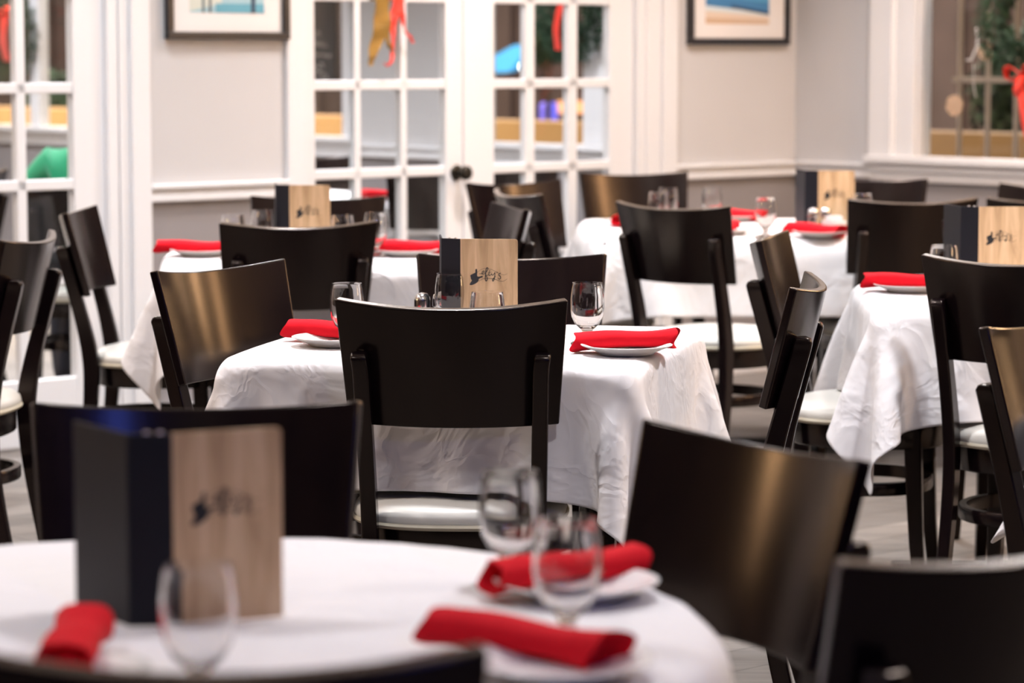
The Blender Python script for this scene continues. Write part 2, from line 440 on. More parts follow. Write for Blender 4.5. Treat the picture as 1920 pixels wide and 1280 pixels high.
# ================================================================= CHAIRS
def yb(z): return -.162 - .25 * (z - .645)
def build_chair():
    r = empty('dining_chair')
    # backrest
    bm = bmesh.new(); nu, nz, th = 24, 8, .018
    def P(i, j, off):
        u = -1 + 2 * i / nu; v = j / nz
        zt = .885 - .016 * (1 - u * u); zb_ = .645 - .003 * (1 - u * u)
        z = zb_ + (zt - zb_) * v
        hw = .196 + .019 * v
        y = yb(z) - .048 * (1 - u * u)
        nx = -2 * .048 * u / hw; L = math.sqrt(1 + nx * nx)
        return (u * hw + nx / L * off * -1 * -1, y + off / L, z + .24 * off)
    A = [[bm.verts.new(P(i, j, th / 2)) for j in range(nz + 1)] for i in range(nu + 1)]
    B = [[bm.verts.new(P(i, j, -th / 2)) for j in range(nz + 1)] for i in range(nu + 1)]
    for i in range(nu):
        for j in range(nz):
            bm.faces.new((A[i][j], A[i + 1][j], A[i + 1][j + 1], A[i][j + 1]))
            bm.faces.new((B[i][j], B[i][j + 1], B[i + 1][j + 1], B[i + 1][j]))
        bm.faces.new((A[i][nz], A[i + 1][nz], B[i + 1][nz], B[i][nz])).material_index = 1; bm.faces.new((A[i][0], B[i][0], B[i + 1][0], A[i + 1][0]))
    for j in range(nz):
        bm.faces.new((A[0][j], A[0][j + 1], B[0][j + 1], B[0][j])); bm.faces.new((A[nu][j], B[nu][j], B[nu][j + 1], A[nu][j + 1]))
    o = frombm('backrest', bm, M['wood'], r); o.data.materials.append(M['wood_edge']); bevel(o, .0035, 3)
    # rear legs, swept side profile with a rounded cap
    prof = [(-.240, .774), (-.233, .745), (-.2055, .645), (-.181, .55), (-.166, .47), (-.163, .40), (-.172, .28), (-.200, .12), (-.232, 0)]
    prof = catmull(prof, 5)
    for s in (-1, 1):
        bm = bmesh.new(); rings = []
        for k, (y, z) in enumerate(prof):
            t = k / (len(prof) - 1)
            d = .038 + .008 * math.exp(-((z - .45) / .12) ** 2); wd = .030 - .004 * max(0, (.35 - z) / .35)
            xc = s * (.171 - .012 * math.sin(min(1, t * 1.3) * PI * .5) + .010 * max(0, (.4 - z) / .4))
            if z < .05: d *= .95
            rings.append((xc, y, z, wd / 2, d / 2))
        # cap: two shrinking rings on top
        x0, y0, z0, w0, d0 = rings[0]
        rings = [(x0, y0 + .004, z0 + .012, w0, d0 * .45), (x0, y0 + .001, z0 + .008, w0, d0 * .8)] + rings
        vs = [[bm.verts.new((x - a, y - b, z)), bm.verts.new((x + a, y - b, z)), bm.verts.new((x + a, y + b, z)), bm.verts.new((x - a, y + b, z))] for x, y, z, a, b in [(q[0], q[1], q[2], q[3], q[4]) for q in rings]]
        vs = [[bm_v for bm_v in v] for v in vs]
        for a, b in zip(vs, vs[1:]):
            for k in range(4): bm.faces.new((a[k], a[(k + 1) % 4], b[(k + 1) % 4], b[k]))
        bm.faces.new(vs[0]); bm.faces.new(vs[-1][::-1])
        bevel(frombm('leg', bm, M['wood'], r, smooth=50), .004, 2)
    for s in (-1, 1):
        bm = bmesh.new(); rings = []
        for z, x, y, h in ((.43, .150, .150, .021), (.30, .152, .155, .020), (.15, .157, .163, .017), (0, .165, .176, .014)):
            rings.append([bm.verts.new((s * x - h, y - h, z)), bm.verts.new((s * x + h, y - h, z)), bm.verts.new((s * x + h, y + h, z)), bm.verts.new((s * x - h, y + h, z))])
        for a, b in zip(rings, rings[1:]):
            for k in range(4): bm.faces.new((a[k], a[(k + 1) % 4], b[(k + 1) % 4], b[k]))
        bm.faces.new(rings[0]); bm.faces.new(rings[-1][::-1])
        bevel(frombm('leg', bm, M['wood'], r, smooth=50), .004, 2)
    def sup(a, b, n, k, seg=56, cy=.03):
        t = 2 * PI * k / seg; c, s_ = math.cos(t), math.sin(t)
        return (a * math.copysign(abs(c) ** (2 / n), c), cy + b * math.copysign(abs(s_) ** (2 / n), s_))
    def ringmesh(name, prof, m, n=2.7, par=None, closed=False, cy=.028, sm=40):
        bm = bmesh.new(); seg = 56; R = []
        for a, z in prof:
            if a == 0: R.append([bm.verts.new((0, cy, z))])
            else: R.append([bm.verts.new((*sup(a, a, n, k, seg, cy), z)) for k in range(seg)])
        prs = list(zip(R, R[1:])) + ([(R[-1], R[0])] if closed else [])
        for a, b in prs:
            for k in range(seg):
                k2 = (k + 1) % seg
                if len(a) == 1: bm.faces.new((a[0], b[k], b[k2]))
                elif len(b) == 1: bm.faces.new((a[k], a[k2], b[0]))
                else: bm.faces.new((a[k], a[k2], b[k2], b[k]))
        return frombm(name, bm, m, par or r, sm)
    ringmesh('seat_frame', [(.180, .378), (.192, .380), (.195, .384), (.195, .436), (.160, .438), (.160, .378)], M['wood'], closed=True, sm=50)
    st = ringmesh('seat', [(0, .438), (.198, .438), (.205, .446), (.208, .456), (.205, .468), (.193, .478), (.165, .485), (.10, .489), (0, .490)], M['vinyl'])
    ringmesh('piping', [(.205, .438), (.210, .441), (.2115, .445), (.209, .450), (.203, .450), (.201, .443)], M['vinyl_pipe'], par=st, closed=True)
    ringmesh('stretcher', [(.166, .262), (.182, .262), (.184, .266), (.184, .290), (.182, .294), (.166, .294)], M['wood'], n=2.2, closed=True, cy=.0, sm=50)
    return r
CH = Proto(build_chair)
def chair(L, R, front, label, group=None, z=0):
    """L, R: ends of the backrest's top seen from the camera's side; front = its seat side faces us"""
    L, R = Vector(L), Vector(R); d = (R - L).normalized(); m = (L + R) / 2
    f = Vector((d.y, -d.x)) if front else Vector((-d.y, d.x))
    a = math.atan2(f.y, f.x) - PI / 2
    p = m + f * .222
    return CH.put((p.x, p.y, z), a, label, 'chair', group)
GC = 'espresso wood dining chairs with cream seats'
chair((-.45, 2.17), (-.02, 2.16), False, 'nearest dark wood chair with only its top edge showing, backed to the round table', GC)
chair((-.627, 3.69), (-.200, 3.71), True, 'dark wood chair on the far side of the round table, behind the big standing menu', GC)
chair((-.328, 5.287), (.102, 5.263), False, 'black-brown chair seen squarely from behind at the centre square table', GC)
chair((.168, 3.524), (.396, 3.164), True, 'dark brown chair turned to the right edge of the round table, brown face to us', GC)
chair((-.215, 6.455), (.213, 6.455), True, 'dark chair on the far side of the centre table, behind the menu and glass', GC)
chair((-.751, 5.94), (-.507, 6.293), True, 'chair with a glossy olive-brown back at the left side of the centre table', GC)
chair((.546, 5.512), (.619, 5.935), False, 'chair seen edge-on at the right side of the centre table, curved back outward', GC)
chair((.600, 6.90), (.706, 7.315), True, 'edge-on chair with orange-lit inner face, left of the right-hand square table', GC)
chair((-1.242, 6.92), (-1.190, 7.345), False, 'chair cut by the left frame edge, its curved back toward us and cream seat beyond', GC)
chair((-1.274, 8.10), (-1.251, 8.53), True, 'edge-on chair with gold-lit face beside the white door casing, left of the rear left table', GC)
chair((-.791, 7.655), (-.366, 7.752), False, 'black-brown chair backed to us at the near side of the rear left table', GC)
chair((-.836, 9.08), (-.404, 9.08), True, 'chair on the far side of the rear left table, under the chair rail', GC)
chair((-.156, 9.99), (.172, 10.26), True, 'orange-streaked chair right below the black door knob', GC)
chair((-.052, 9.60), (.095, 9.20), False, 'dark chair with a pale top rim in front of the French doors, below the knob', GC)
chair((-.057, 8.718), (.042, 8.30), True, 'narrow-looking chair at the right side of the rear left table, above the centre menu', GC)
chair((.262, 10.88), (.674, 10.97), True, 'chair with a bright white-gold streak at the far left of the rear right table', GC)
chair((.330, 8.765), (.648, 8.497), False, 'angled dark chair backed to us at the near left corner of the rear right table', GC)
chair((1.050, 8.91), (1.473, 9.00), False, 'dark chair backed to us at the near right of the rear right table', GC)
chair((1.500, 8.99), (1.93, 8.97), False, 'dark chair beyond the right-hand menu, next one to the right along the rear right table', GC)
chair((1.090, 10.43), (1.507, 10.31), True, 'brownish chair on the far side of the rear right table, under the window sill corner', GC)
chair((1.715, 10.00), (1.95, 9.64), True, 'brown chair top cut by the right frame edge just below the window sill', GC)
chair((.935, 6.455), (1.315, 6.255), False, 'purple-black chair backed to us at the near side of the right-hand square table', GC)
chair((.785, 4.717), (1.089, 5.02), True, 'golden-brown chair face cut by the right frame edge, in front of the right-hand table', GC)
chair((1.181, 7.78), (1.609, 7.78), True, 'tan-lit chair partly hidden behind the right-hand menu', GC)
chair((.294, 2.53), (.629, 2.799), False, 'blurred chair in the bottom right corner with a broad pale top rim', GC)
# chairs beyond the glass doors
chair((-.495, 11.20), (-.07, 11.26), False, 'dark chair just behind the glass of the left leaf of the double doors', GC)
chair((-.235, 11.75), (.190, 11.75), True, 'dark chair behind the glass of the right leaf of the double doors', GC)
chair((-1.76, 10.19), (-1.335, 10.27), False, 'chair beyond the left glass door, with the person in green sitting in it', GC)
chair((-2.22, 10.9), (-2.00, 11.27), False, 'dark chair at the far left seen through the left glass door', GC)
chair((-1.13, 12.52), (-.71, 12.60), True, 'dark chair behind the porch table, seen low through the double doors', GC)

# ================================================================= TABLES AND CLOTHS
def drape(name, hx, hy, ztop, cx, cy, over, n, rnd, steps=420, seed=1, rot_c=0):
    """linen let fall over the table top: position-based cloth, settled"""
    rng = np.random.default_rng(seed)
    if rnd:
        Rr = hx + over; sx = sy = Rr
    else: sx, sy = hx + over, hy + over
    nx = n; ny = int(round(n * sy / sx))
    X, Y = np.meshgrid(np.linspace(-sx, sx, nx), np.linspace(-sy, sy, ny), indexing='ij')
    if rnd:      # square grid mapped to a disc
        a, b = X / sx, Y / sy
        X = sx * a * np.sqrt(1 - b * b / 2); Y = sx * b * np.sqrt(1 - a * a / 2)
    P = np.stack([X, Y, np.full_like(X, ztop + .004)], -1)
    c, s = math.cos(rot_c), math.sin(rot_c)
    P[..., :2] = P[..., :2] @ np.array([[c, s], [-s, c]])
    rest = P.copy()
    P[..., 2] += rng.normal(0, .0015, X.shape)
    vel = np.zeros_like(P)
    sets = []
    def add(di, dj, stiff):
        for par in (0, 1):
            I = slice(None)
            i0 = np.arange(0, nx - di); j0 = np.arange(max(0, -dj), ny - max(0, dj))
            if di: i0 = i0[(i0 // di) % 2 == par]
            else: j0 = j0[((j0 - j0[0]) // max(1, abs(dj))) % 2 == par]
            if len(i0) == 0 or len(j0) == 0: continue
            A = np.ix_(i0, j0); B = np.ix_(i0 + di, j0 + dj)
            L = np.linalg.norm(rest[A] - rest[B], axis=-1)
            sets.append((A, B, L, stiff))
    for d in ((1, 0), (0, 1)): add(*d, 1.0)
    for d in ((1, 1), (1, -1)): add(*d, .45)
    for d in ((2, 0), (0, 2)): add(*d, .32)
    add(3, 0, .12); add(0, 3, .12)
    rr = .016
    dt = 1 / 60
    for it in range(steps):
        vel[..., 2] -= 9.8 * dt * .5
        vel *= .965
        Q = P + vel * dt
        for _ in range(7):
            for A, B, L, k in sets:
                a, b = Q[A], Q[B]; d = b - a; l = np.linalg.norm(d, axis=-1) + 1e-9
                w_ = (.5 * k * (l - L) / l)[..., None] * d
                Q[A] = a + w_; Q[B] = b - w_
            # collision with a rounded slab
            if rnd:
                rad = np.hypot(Q[..., 0], Q[..., 1]) + 1e-9
                qx = rad - (hx - rr); nxv = Q[..., 0] / rad; nyv = Q[..., 1] / rad
                qz = Q[..., 2] - (ztop - rr)
                ox = np.maximum(qx, 0); oz = np.maximum(qz, 0)
                dd = np.sqrt(ox ** 2 + oz ** 2) + np.minimum(np.maximum(qx, qz), 0) - rr
                ins = dd < .002; L_ = np.sqrt(ox ** 2 + oz ** 2) + 1e-9
                gx = np.where(L_ > 1e-6, ox / L_, (qx > qz)); gz = np.where(L_ > 1e-6, oz / L_, (qz >= qx))
                push = np.where(ins, .002 - dd, 0)
                Q[..., 0] += push * gx * nxv; Q[..., 1] += push * gx * nyv; Q[..., 2] += push * gz
                top = ins & (qz > 0) & (qx < -.005)
            else:
                qx = np.abs(Q[..., 0]) - (hx - rr); qy = np.abs(Q[..., 1]) - (hy - rr); qz = Q[..., 2] - (ztop - rr)
                o = np.stack([np.maximum(qx, 0), np.maximum(qy, 0), np.maximum(qz, 0)], -1)
                L_ = np.linalg.norm(o, axis=-1)
                mxq = np.maximum(np.maximum(qx, qy), qz)
                dd = L_ + np.minimum(mxq, 0) - rr
                g = o / (L_[..., None] + 1e-9)
                inner = L_ < 1e-6
                g[..., 0] = np.where(inner, (qx >= mxq), g[..., 0]); g[..., 1] = np.where(inner, (qy >= mxq), g[..., 1]); g[..., 2] = np.where(inner, (qz >= mxq), g[..., 2])
                g[..., 0] *= np.sign(Q[..., 0]); g[..., 1] *= np.sign(Q[..., 1])
                ins = dd < .002
                Q += np.where(ins, .002 - dd, 0)[..., None] * g
                top = ins & (qz > 0) & (np.maximum(qx, qy) < -.005)
            Q[..., :2] = np.where(top[..., None], P[..., :2] * .7 + Q[..., :2] * .3, Q[..., :2])
            Q[..., 2] = np.maximum(Q[..., 2], .02)
        vel = (Q - P) / dt
        sp = np.linalg.norm(vel, axis=-1, keepdims=True); vel *= np.minimum(1, 2.5 / (sp + 1e-9))
        P = Q
    vs = [tuple(p) for p in P.reshape(-1, 3)]
    fs = [(i * ny + j, (i + 1) * ny + j, (i + 1) * ny + j + 1, i * ny + j + 1) for i in range(nx - 1) for j in range(ny - 1)]
    me = bpy.data.meshes.new(name); me.from_pydata(vs, [], fs)
    o = link(name, me, M['cloth'], None, None)
    me.shade_smooth()
    sb = o.modifiers.new('smooth', 'SUBSURF'); sb.levels = 1; sb.render_levels = 2
    so = o.modifiers.new('thick', 'SOLIDIFY'); so.thickness = .0015; so.offset = 1
    return o
def table(name, cx, cy, rz, hx, hy, rnd, label, over=.25, n=60, seed=1, rot_c=0, cl='', base='cross', top=.745, steps=420):
    t = empty(name, (cx, cy, 0), rz)
    bm = bmesh.new()
    if rnd: lathe(bm, [(0, top - .036), (hx - .018, top - .036), (hx - .018, top - .006), (0, top - .006)], 64)
    else: bx(bm, -hx + .018, hx - .018, -hy + .018, hy - .018, top - .036, top - .006)
    bevel(frombm('tabletop', bm, M['wood'], t), .008, 3)
    bm = bmesh.new(); lathe(bm, [(0, .03), (.045, .03), (.042, .05), (.038, .06), (.038, top - .056), (.10, top - .046), (.10, top - .036), (0, top - .036)], 24)
    frombm('column', bm, M['steel'], t)
    bm = bmesh.new()
    if base == 'cross':
        bx(bm, -.30, .30, -.035, .035, 0, .035); bx(bm, -.035, .035, -.30, .30, .001, .036)
    else:
        bx(bm, -.30, .30, .24, .31, 0, .035); bx(bm, -.30, .30, -.31, -.24, 0, .035); bx(bm, -.035, .035, -.31, .31, .001, .036)
    bevel(frombm('base', bm, M['steel'], t), .006)
    tag(t, label, 'table', 'cloth-covered dining tables')
    c = drape('tablecloth', hx, hy, top + .001, 0, 0, over, n, rnd, seed=seed, rot_c=rot_c, steps=steps)
    c.location = (cx, cy, 0); c.rotation_euler = (0, 0, rz)
    tag(c, cl, 'tablecloth', 'white tablecloths')
    return t
R = math.radians
table('dining_table', -.365, 2.894, 0, .585, .585, True, 'round pedestal table under the blurred white cloth in the foreground', .24, 64, 1,
      cl='white cloth over the round foreground table, blurred')
table('dining_table', -.081, 5.824, R(-13), .42, .42, False, 'square pedestal table under the sharp creased cloth in the centre', .219, 64, 2,
      cl='creased white cloth over the centre square table, sharply in focus')
table('dining_table', -.610, 8.20, R(6), .40, .40, False, 'square pedestal table by the grey wall behind the centre table', .228, 50, 3,
      cl='white cloth with a long hanging corner on the rear left table')
table('dining_table', 1.262, 6.935, R(-3), -.0+.405, .405, False, 'square pedestal table at the right, below the cream seat chair', .238, 56, 4, base='h',
      cl='white cloth with a big cone-shaped fold on the right-hand table')
table('dining_table', .990, 9.63, R(2), .74, .58, False, 'long pedestal table in front of the corner with the framed beach picture', .215, 60, 5,
      cl='white cloth over the long rear right table, below the framed beach picture')
table('dining_table', 1.45, 4.55, R(8), .42, .42, False, 'square pedestal table just outside the right frame edge, cloth corner showing', .19, 40, 6,
      cl='white cloth tip hanging in at the right frame edge')
table('dining_table', -.83, 11.75, R(42), .42, .42, False, 'square pedestal table on the porch, seen through the left double door', .15, 36, 8,
      cl='white cloth on the porch table seen through the double doors', steps=300)

# ================================================================= TABLEWARE
CZ = .7505        # top of the cloths
def build_glass():
    o_prof = [(0, 0), (.033, 0), (.034, .003), (.030, .006), (.012, .011), (.0085, .018), (.0085, .024), (.013, .031), (.024, .041), (.0315, .056), (.0345, .075), (.0345, .095), (.0325, .112), (.0305, .124), (.0305, .1262)]
    i_prof = [(.0290, .1262), (.0286, .124), (.0305, .112), (.0325, .095), (.0325, .075), (.0295, .057), (.022, .043), (.012, .036), (0, .034)]
    bm = bmesh.new(); lathe(bm, o_prof + i_prof, 40)
    o = frombm('water_goblet', bm, M['glass'], None, 60)
    return o
GL = Proto(build_glass)
def glass(x, y, label, g='clear water goblets'): return GL.put((x, y, CZ + .0015), 0, label, 'glass', g)
glass(-.285, 2.545, 'big blurred water goblet in front of the foreground menu')
glass(-.002, 3.125, 'blurred water goblet behind the red napkin, overlapping the cream seat')
glass(.055, 2.79, 'blurred water goblet between the two foreground red napkins')
glass(.152, 5.725, 'sharp water goblet behind the right napkin of the centre table')
glass(-.333, 5.71, 'water goblet above the left napkin of the centre table')
glass(-.128, 5.965, 'water goblet half hidden by the black spine of the centre menu')
glass(-.048, 5.50, 'water goblet in front of the centre menu, rim over the chair back')
glass(-.800, 8.15, 'leftmost water goblet on the rear left table, beside another goblet')
glass(-.735, 8.38, 'water goblet just left of the menu on the rear left table')
glass(-.484, 8.11, 'water goblet just right of the menu on the rear left table')
glass(-.395, 8.24, 'water goblet by the right napkin on the rear left table')
glass(1.042, 6.85, 'water goblet left of the menu on the right-hand table')
glass(.81, 9.08, 'water goblet in the middle of the rear right table, before the grey wall')
glass(.691, 9.83, 'far water goblet on the rear right table, faint before the grey wall')
glass(.486, 9.45, 'left water goblet peeking over the angled chair, rear right table')
glass(.535, 9.75, 'second goblet peeking over the angled chair, rear right table')
glass(1.15, 9.35, 'water goblet right of the menu on the rear right table')

def build_plate():
    bm = bmesh.new()
    lathe(bm, [(0, .0015), (.045, .0015), (.048, 0), (.054, 0), (.058, .004), (.085, .0145), (.090, .0165), (.0905, .018), (.089, .0185), (.083, .017), (.058, .0075), (.050, .005), (0, .0045)], 56)
    return frombm('side_plate', bm, M['plate'], None, 50)
PL = Proto(build_plate)
def plate(x, y, label): return PL.put((x, y, CZ + .0015), 0, label, 'plate', 'white side plates under napkins')

def build_napkin():
    """a square napkin rolled flat round its cutlery: soft flattened tube, one loose edge, open mouths"""
    bm = bmesh.new(); L, ns, nc = .205, 26, 30; rings = []; rng = random.Random(5)
    for i in range(ns + 1):
        u = i / ns; x = -L / 2 + L * u
        e = abs(2 * u - 1)
        flare = 1 + .16 * e ** 4 - .05 * math.cos(u * 9)
        ring = []
        for k in range(nc):
            a = 2 * PI * k / nc
            ry = .0262 * flare; rz_ = .0175 * flare * (1 + .05 * math.sin(7 * u + 1))
            cx_, sz_ = math.cos(a), math.sin(a)
            y = ry * math.copysign(abs(cx_) ** .85, cx_); z = rz_ * math.copysign(abs(sz_) ** .8, sz_)
            if sz_ < 0: z *= .92
            # loose top layer edge: a small ridge running slightly diagonally
            da = (a - (PI * .62 + .5 * (u - .5)) + PI) % (2 * PI) - PI
            k2 = 1 + .07 * math.exp(-(da / .18) ** 2) * (1 if da < 0 else .4)
            xs = x + (.009 * math.sin(a * 1 + 1.0) + .005 * math.sin(3 * a)) * (1 if u in (0, 1) else e ** 3)
            ring.append(bm.verts.new((xs, y * k2, z * k2 + .003 * math.sin(u * PI * 1.6))))
        rings.append(ring)
    for a, b in zip(rings, rings[1:]):
        for k in range(nc): bm.faces.new((a[k], a[(k + 1) % nc], b[(k + 1) % nc], b[k]))
    # hollow ends: inner spiral layers turned inwards
    for end, ring, sg in ((0, rings[0], 1), (1, rings[-1], -1)):
        prev = ring
        for sc, dx in ((.86, .001), (.80, .020), (.5, .026), (.2, .018)):
            cen = sum((v.co for v in ring), Vector()) / nc
            nr = []
            for v in ring:
                q = cen + (v.co - cen) * sc; q.x += sg * dx; nr.append(bm.verts.new(q))
            for k in range(nc): bm.faces.new((prev[k], prev[(k + 1) % nc], nr[(k + 1) % nc], nr[k]))
            prev = nr
        bm.faces.new(prev)
    o = frombm('rolled_napkin', bm, M['red'], None, 60)
    sb = o.modifiers.new('smooth', 'SUBSURF'); sb.levels = 1; sb.render_levels = 1
    return o
NK = Proto(build_napkin)
def napkin(x, y, a, label, on=True, dz=0, tilt=0):
    o = NK.put((x, y, CZ + (.0238 if on else .0185) + dz), R(a), label, 'napkin', 'rolled red napkins')
    if tilt: o.rotation_euler = (0, R(tilt), R(a))
    return o
plate(.225, 5.555, 'white side plate under the right napkin of the centre table')
napkin(.224, 5.60, 4, 'sharp red rolled napkin on the right plate of the centre table', tilt=-3)
plate(-.355, 5.72, 'white side plate under the left napkin of the centre table')
napkin(-.362, 5.785, -24, 'red rolled napkin on the left plate of the centre table, behind the chair back')
plate(.070, 3.055, 'white side plate under the blurred napkin behind the foreground goblet')
napkin(.058, 3.090, 36, 'blurred red napkin behind the middle foreground goblet')
plate(.045, 2.655, 'white side plate under the near napkin of the round table')
napkin(.010, 2.72, -34, 'large blurred red napkin nearest on the round table, right of the goblets')
plate(-.425, 2.60, 'white side plate under the far left foreground napkin')
napkin(-.422, 2.70, 93, 'blurred red napkin pointing at us in the lower left corner')
plate(-.905, 8.26, 'white side plate under the left napkin of the rear left table')
napkin(-.935, 8.30, 0, 'red rolled napkin at the left end of the rear left table, against the grey wall')
plate(-.305, 8.26, 'white side plate under the right napkin of the rear left table')
napkin(-.300, 8.30, 4, 'red rolled napkin left of the centre menu, on the rear left table')
plate(.985, 7.02, 'white side plate on the left of the right-hand table')
napkin(.975, 7.06, 2, 'red rolled napkin on the right-hand table, left of the dark chair back')
plate(.990, 9.12, 'white side plate on the near edge of the rear right table')
napkin(.975, 9.135, -40, 'red rolled napkin below the menu of the rear right table')
plate(.70, 9.25, 'white side plate beside the angled chair of the rear right table')
napkin(.675, 9.26, 60, 'lower red napkin just right of the angled chair, rear right table')
plate(.80, 10.0, 'white side plate at the far side of the rear right table')
napkin(.790, 9.98, -30, 'upper red napkin right of the angled chair, left of the goblet')
plate(.40, 9.72, 'white side plate at the left end of the rear right table')
napkin(.392, 9.70, 70, 'small glimpse of red napkin left of the angled chair, rear right table')
o = napkin(-.545, 11.52, 20, 'red napkin on the porch table, seen through the left double door', on=False)

# menus: two boards joined by a broad spine, standing open
def stroke(bm, pts, wd, y, S, n=6):
    c = catmull([(p[0], p[1]) for p in pts], n) if len(pts) > 2 else [np.array(p, float) for p in pts]
    L = len(c); vs = []
    for i, p in enumerate(c):
        d = c[min(i + 1, L - 1)] - c[max(i - 1, 0)]; d = d / (np.linalg.norm(d) + 1e-9); nrm = np.array([-d[1], d[0]])
        t = i / (L - 1); k = wd * (.55 + .45 * math.sin(PI * min(1, max(0, t * .9 + .08))))
        a = p + nrm * k / 2; b = p - nrm * k / 2
        vs.append((bm.verts.new(S(a, y)), bm.verts.new(S(b, y))))
    for a, b in zip(vs, vs[1:]): bm.faces.new((a[0], a[1], b[1], b[0]))
def build_menu():
    r = empty('standing_menu')
    H = .20; W = .120; SP = .046; th = .0035
    # front cover lies along +x from the spine, its face to -y
    bm = bmesh.new(); rc = .006
    out = [(0, 0), (W, 0), (W, H - rc)] + [(W - rc + rc * math.cos(a), H - rc + rc * math.sin(a)) for a in (PI / 8, PI / 4, 3 * PI / 8)] + [(W - rc, H), (0, H)]
    f = [bm.verts.new((x, 0, z)) for x, z in out]; b = [bm.verts.new((x, th, z)) for x, z in out]
    bm.faces.new(f); bm.faces.new(b[::-1])
    for k in range(len(out)):
        k2 = (k + 1) % len(out); bm.faces.new((f[k], f[k2], b[k2], b[k]))
    cov = frombm('front_cover', bm, M['oak'], r)
    # spine
    a1 = R(158)
    sx, sy = math.cos(a1) * SP, math.sin(a1) * SP
    def board(p, q, z0=0, z1=H, t=th):
        d = (Vector(q) - Vector(p)).normalized(); nn = Vector((-d.y, d.x)) * t
        bm = bmesh.new()
        P_ = [Vector(p), Vector(q), Vector(q) + nn, Vector(p) + nn] if True else None
        hexa(bm, [Vector((v.x, v.y, z0)) for v in P_] + [Vector((v.x, v.y, z1)) for v in P_]); return bm
    bevel(frombm('spine', board((sx, sy), (0, 0), 0, H), M['leather'], r), .001)
    a2 = R(98); W2 = .128
    ex, ey = sx + math.cos(a2) * W2, sy + math.sin(a2) * W2
    bevel(frombm('back_cover', board((ex, ey), (sx, sy), 0, H), M['leather'], r), .001)
    for k in (.25, .55):
        bm = bmesh.new(); lathe(bm, [(0, 0), (.0035, 0), (.003, .002), (0, .0025)], 12)
        s = frombm('screw', bm, M['screw'], r); s.location = (sx * k, sy * k + .0018, H)
    # inner sheets
    bm = board((ex * .97 + .003, ey * .97), (sx + .004, sy + .004), .006, H - .005, .001)
    frombm('page', bm, M['leather'], r)
    # logo, drawn in the photograph's proportions
    k = W / 845.0
    def S(p, y): return (float((p[0] - 370) * k), y, float(H - (p[1] - 150) * k))
    bm = bmesh.new()
    hand = [(505, 825), (512, 805), (540, 765), (525, 740), (515, 690), (528, 678), (575, 655), (589, 650), (592, 602), (603, 589), (616, 596), (620, 640), (617, 690), (626, 706), (652, 706), (690, 695), (704, 702), (700, 714), (660, 729), (641, 742), (641, 762), (625, 787), (590, 812), (545, 831), (515, 833)]
    bm.faces.new([bm.verts.new(S(p, -.0004)) for p in hand])
    for pts, wd in [([(650, 665), (690, 662), (720, 642), (715, 622), (697, 632), (690, 658), (703, 674), (735, 658)], 11),
                    ([(735, 658), (768, 615), (778, 585), (765, 573), (750, 600), (742, 690), (738, 745), (752, 770), (766, 750), (762, 712), (748, 690), (788, 682)], 14),
                    ([(806, 605), (792, 668), (802, 690), (828, 668)], 11), ([(778, 648), (832, 640)], 7),
                    ([(832, 655), (836, 680), (858, 678), (880, 642)], 11), ([(882, 640), (878, 700), (864, 758), (850, 770), (846, 750), (866, 725), (892, 700)], 13),
                    ([(908, 634), (914, 640), (906, 654)], 10), ([(968, 652), (945, 660), (938, 682), (960, 700), (964, 726), (944, 742), (924, 724)], 12),
                    ([(620, 640), (680, 600), (745, 584), (830, 600), (900, 634), (970, 668), (1020, 678), (1065, 660)], 4),
                    ([(640, 775), (690, 745), (740, 732), (830, 735), (890, 745), (950, 768), (1010, 770), (1060, 738)], 6)]:
        stroke(bm, pts, wd, -.0006, S)
    frombm('logo', bm, M['ink'], cov, None)
    return r
MN = Proto(build_menu)
def menu(x, y, a, label): return MN.put((x, y, CZ + .0015), R(a), label, 'menu', 'standing wood-covered menus')
menu(-.348, 2.887, 26, 'large blurred standing menu on the round foreground table')
menu(-.108, 5.945, -5, 'sharp standing menu with light wood cover on the centre table')
menu(-.655, 8.37, -2, 'small standing menu on the rear left table, below the chair rail')
menu(1.012, 9.40, 0, 'standing menu on the rear right table, beside white creamer and shaker')
menu(1.181, 7.19, 3, 'standing menu on the right-hand table, cut by the right frame edge')

# shakers and small china
def build_shaker(fill):
    r = empty('shaker')
    bm = bmesh.new(); lathe(bm, [(0, 0), (.018, 0), (.020, .004), (.019, .02), (.0165, .040), (.0150, .052), (.0135, .052), (.0145, .040), (.017, .02), (.018, .006), (0, .004)], 20); frombm('jar', bm, M['glass'], r, 50)
    bm = bmesh.new(); lathe(bm, [(0, .0045), (.0165, .0065), (.016, .02), (.0145, .036), (0, .037)], 20); frombm('filling', bm, fill, r, 50)
    bm = bmesh.new(); lathe(bm, [(.0155, .050), (.0175, .051), (.0175, .066), (.016, .074), (.010, .081), (0, .083), (0, .080), (.015, .066)], 20); frombm('cap', bm, M['chrome'], r, 50)
    return r
SK = Proto(lambda: build_shaker(M['salt'])); PK = Proto(lambda: build_shaker(M['pepper']))
SK.put((-.190, 6.00, CZ + .0015), 0, 'salt shaker with chrome cap left of the centre menu', 'shaker', 'salt shakers')
PK.put((-.152, 6.03, CZ + .0015), 0, 'pepper shaker with chrome cap beside the salt, left of the centre menu', 'shaker', 'pepper shakers')
SK.put((.985, 9.30, CZ + .0015), 0, 'white salt shaker in front of the rear right menu', 'shaker', 'salt shakers')
PK.put((1.030, 9.34, CZ + .0015), 0, 'small shaker right beside the white creamer, rear right menu', 'shaker', 'pepper shakers')
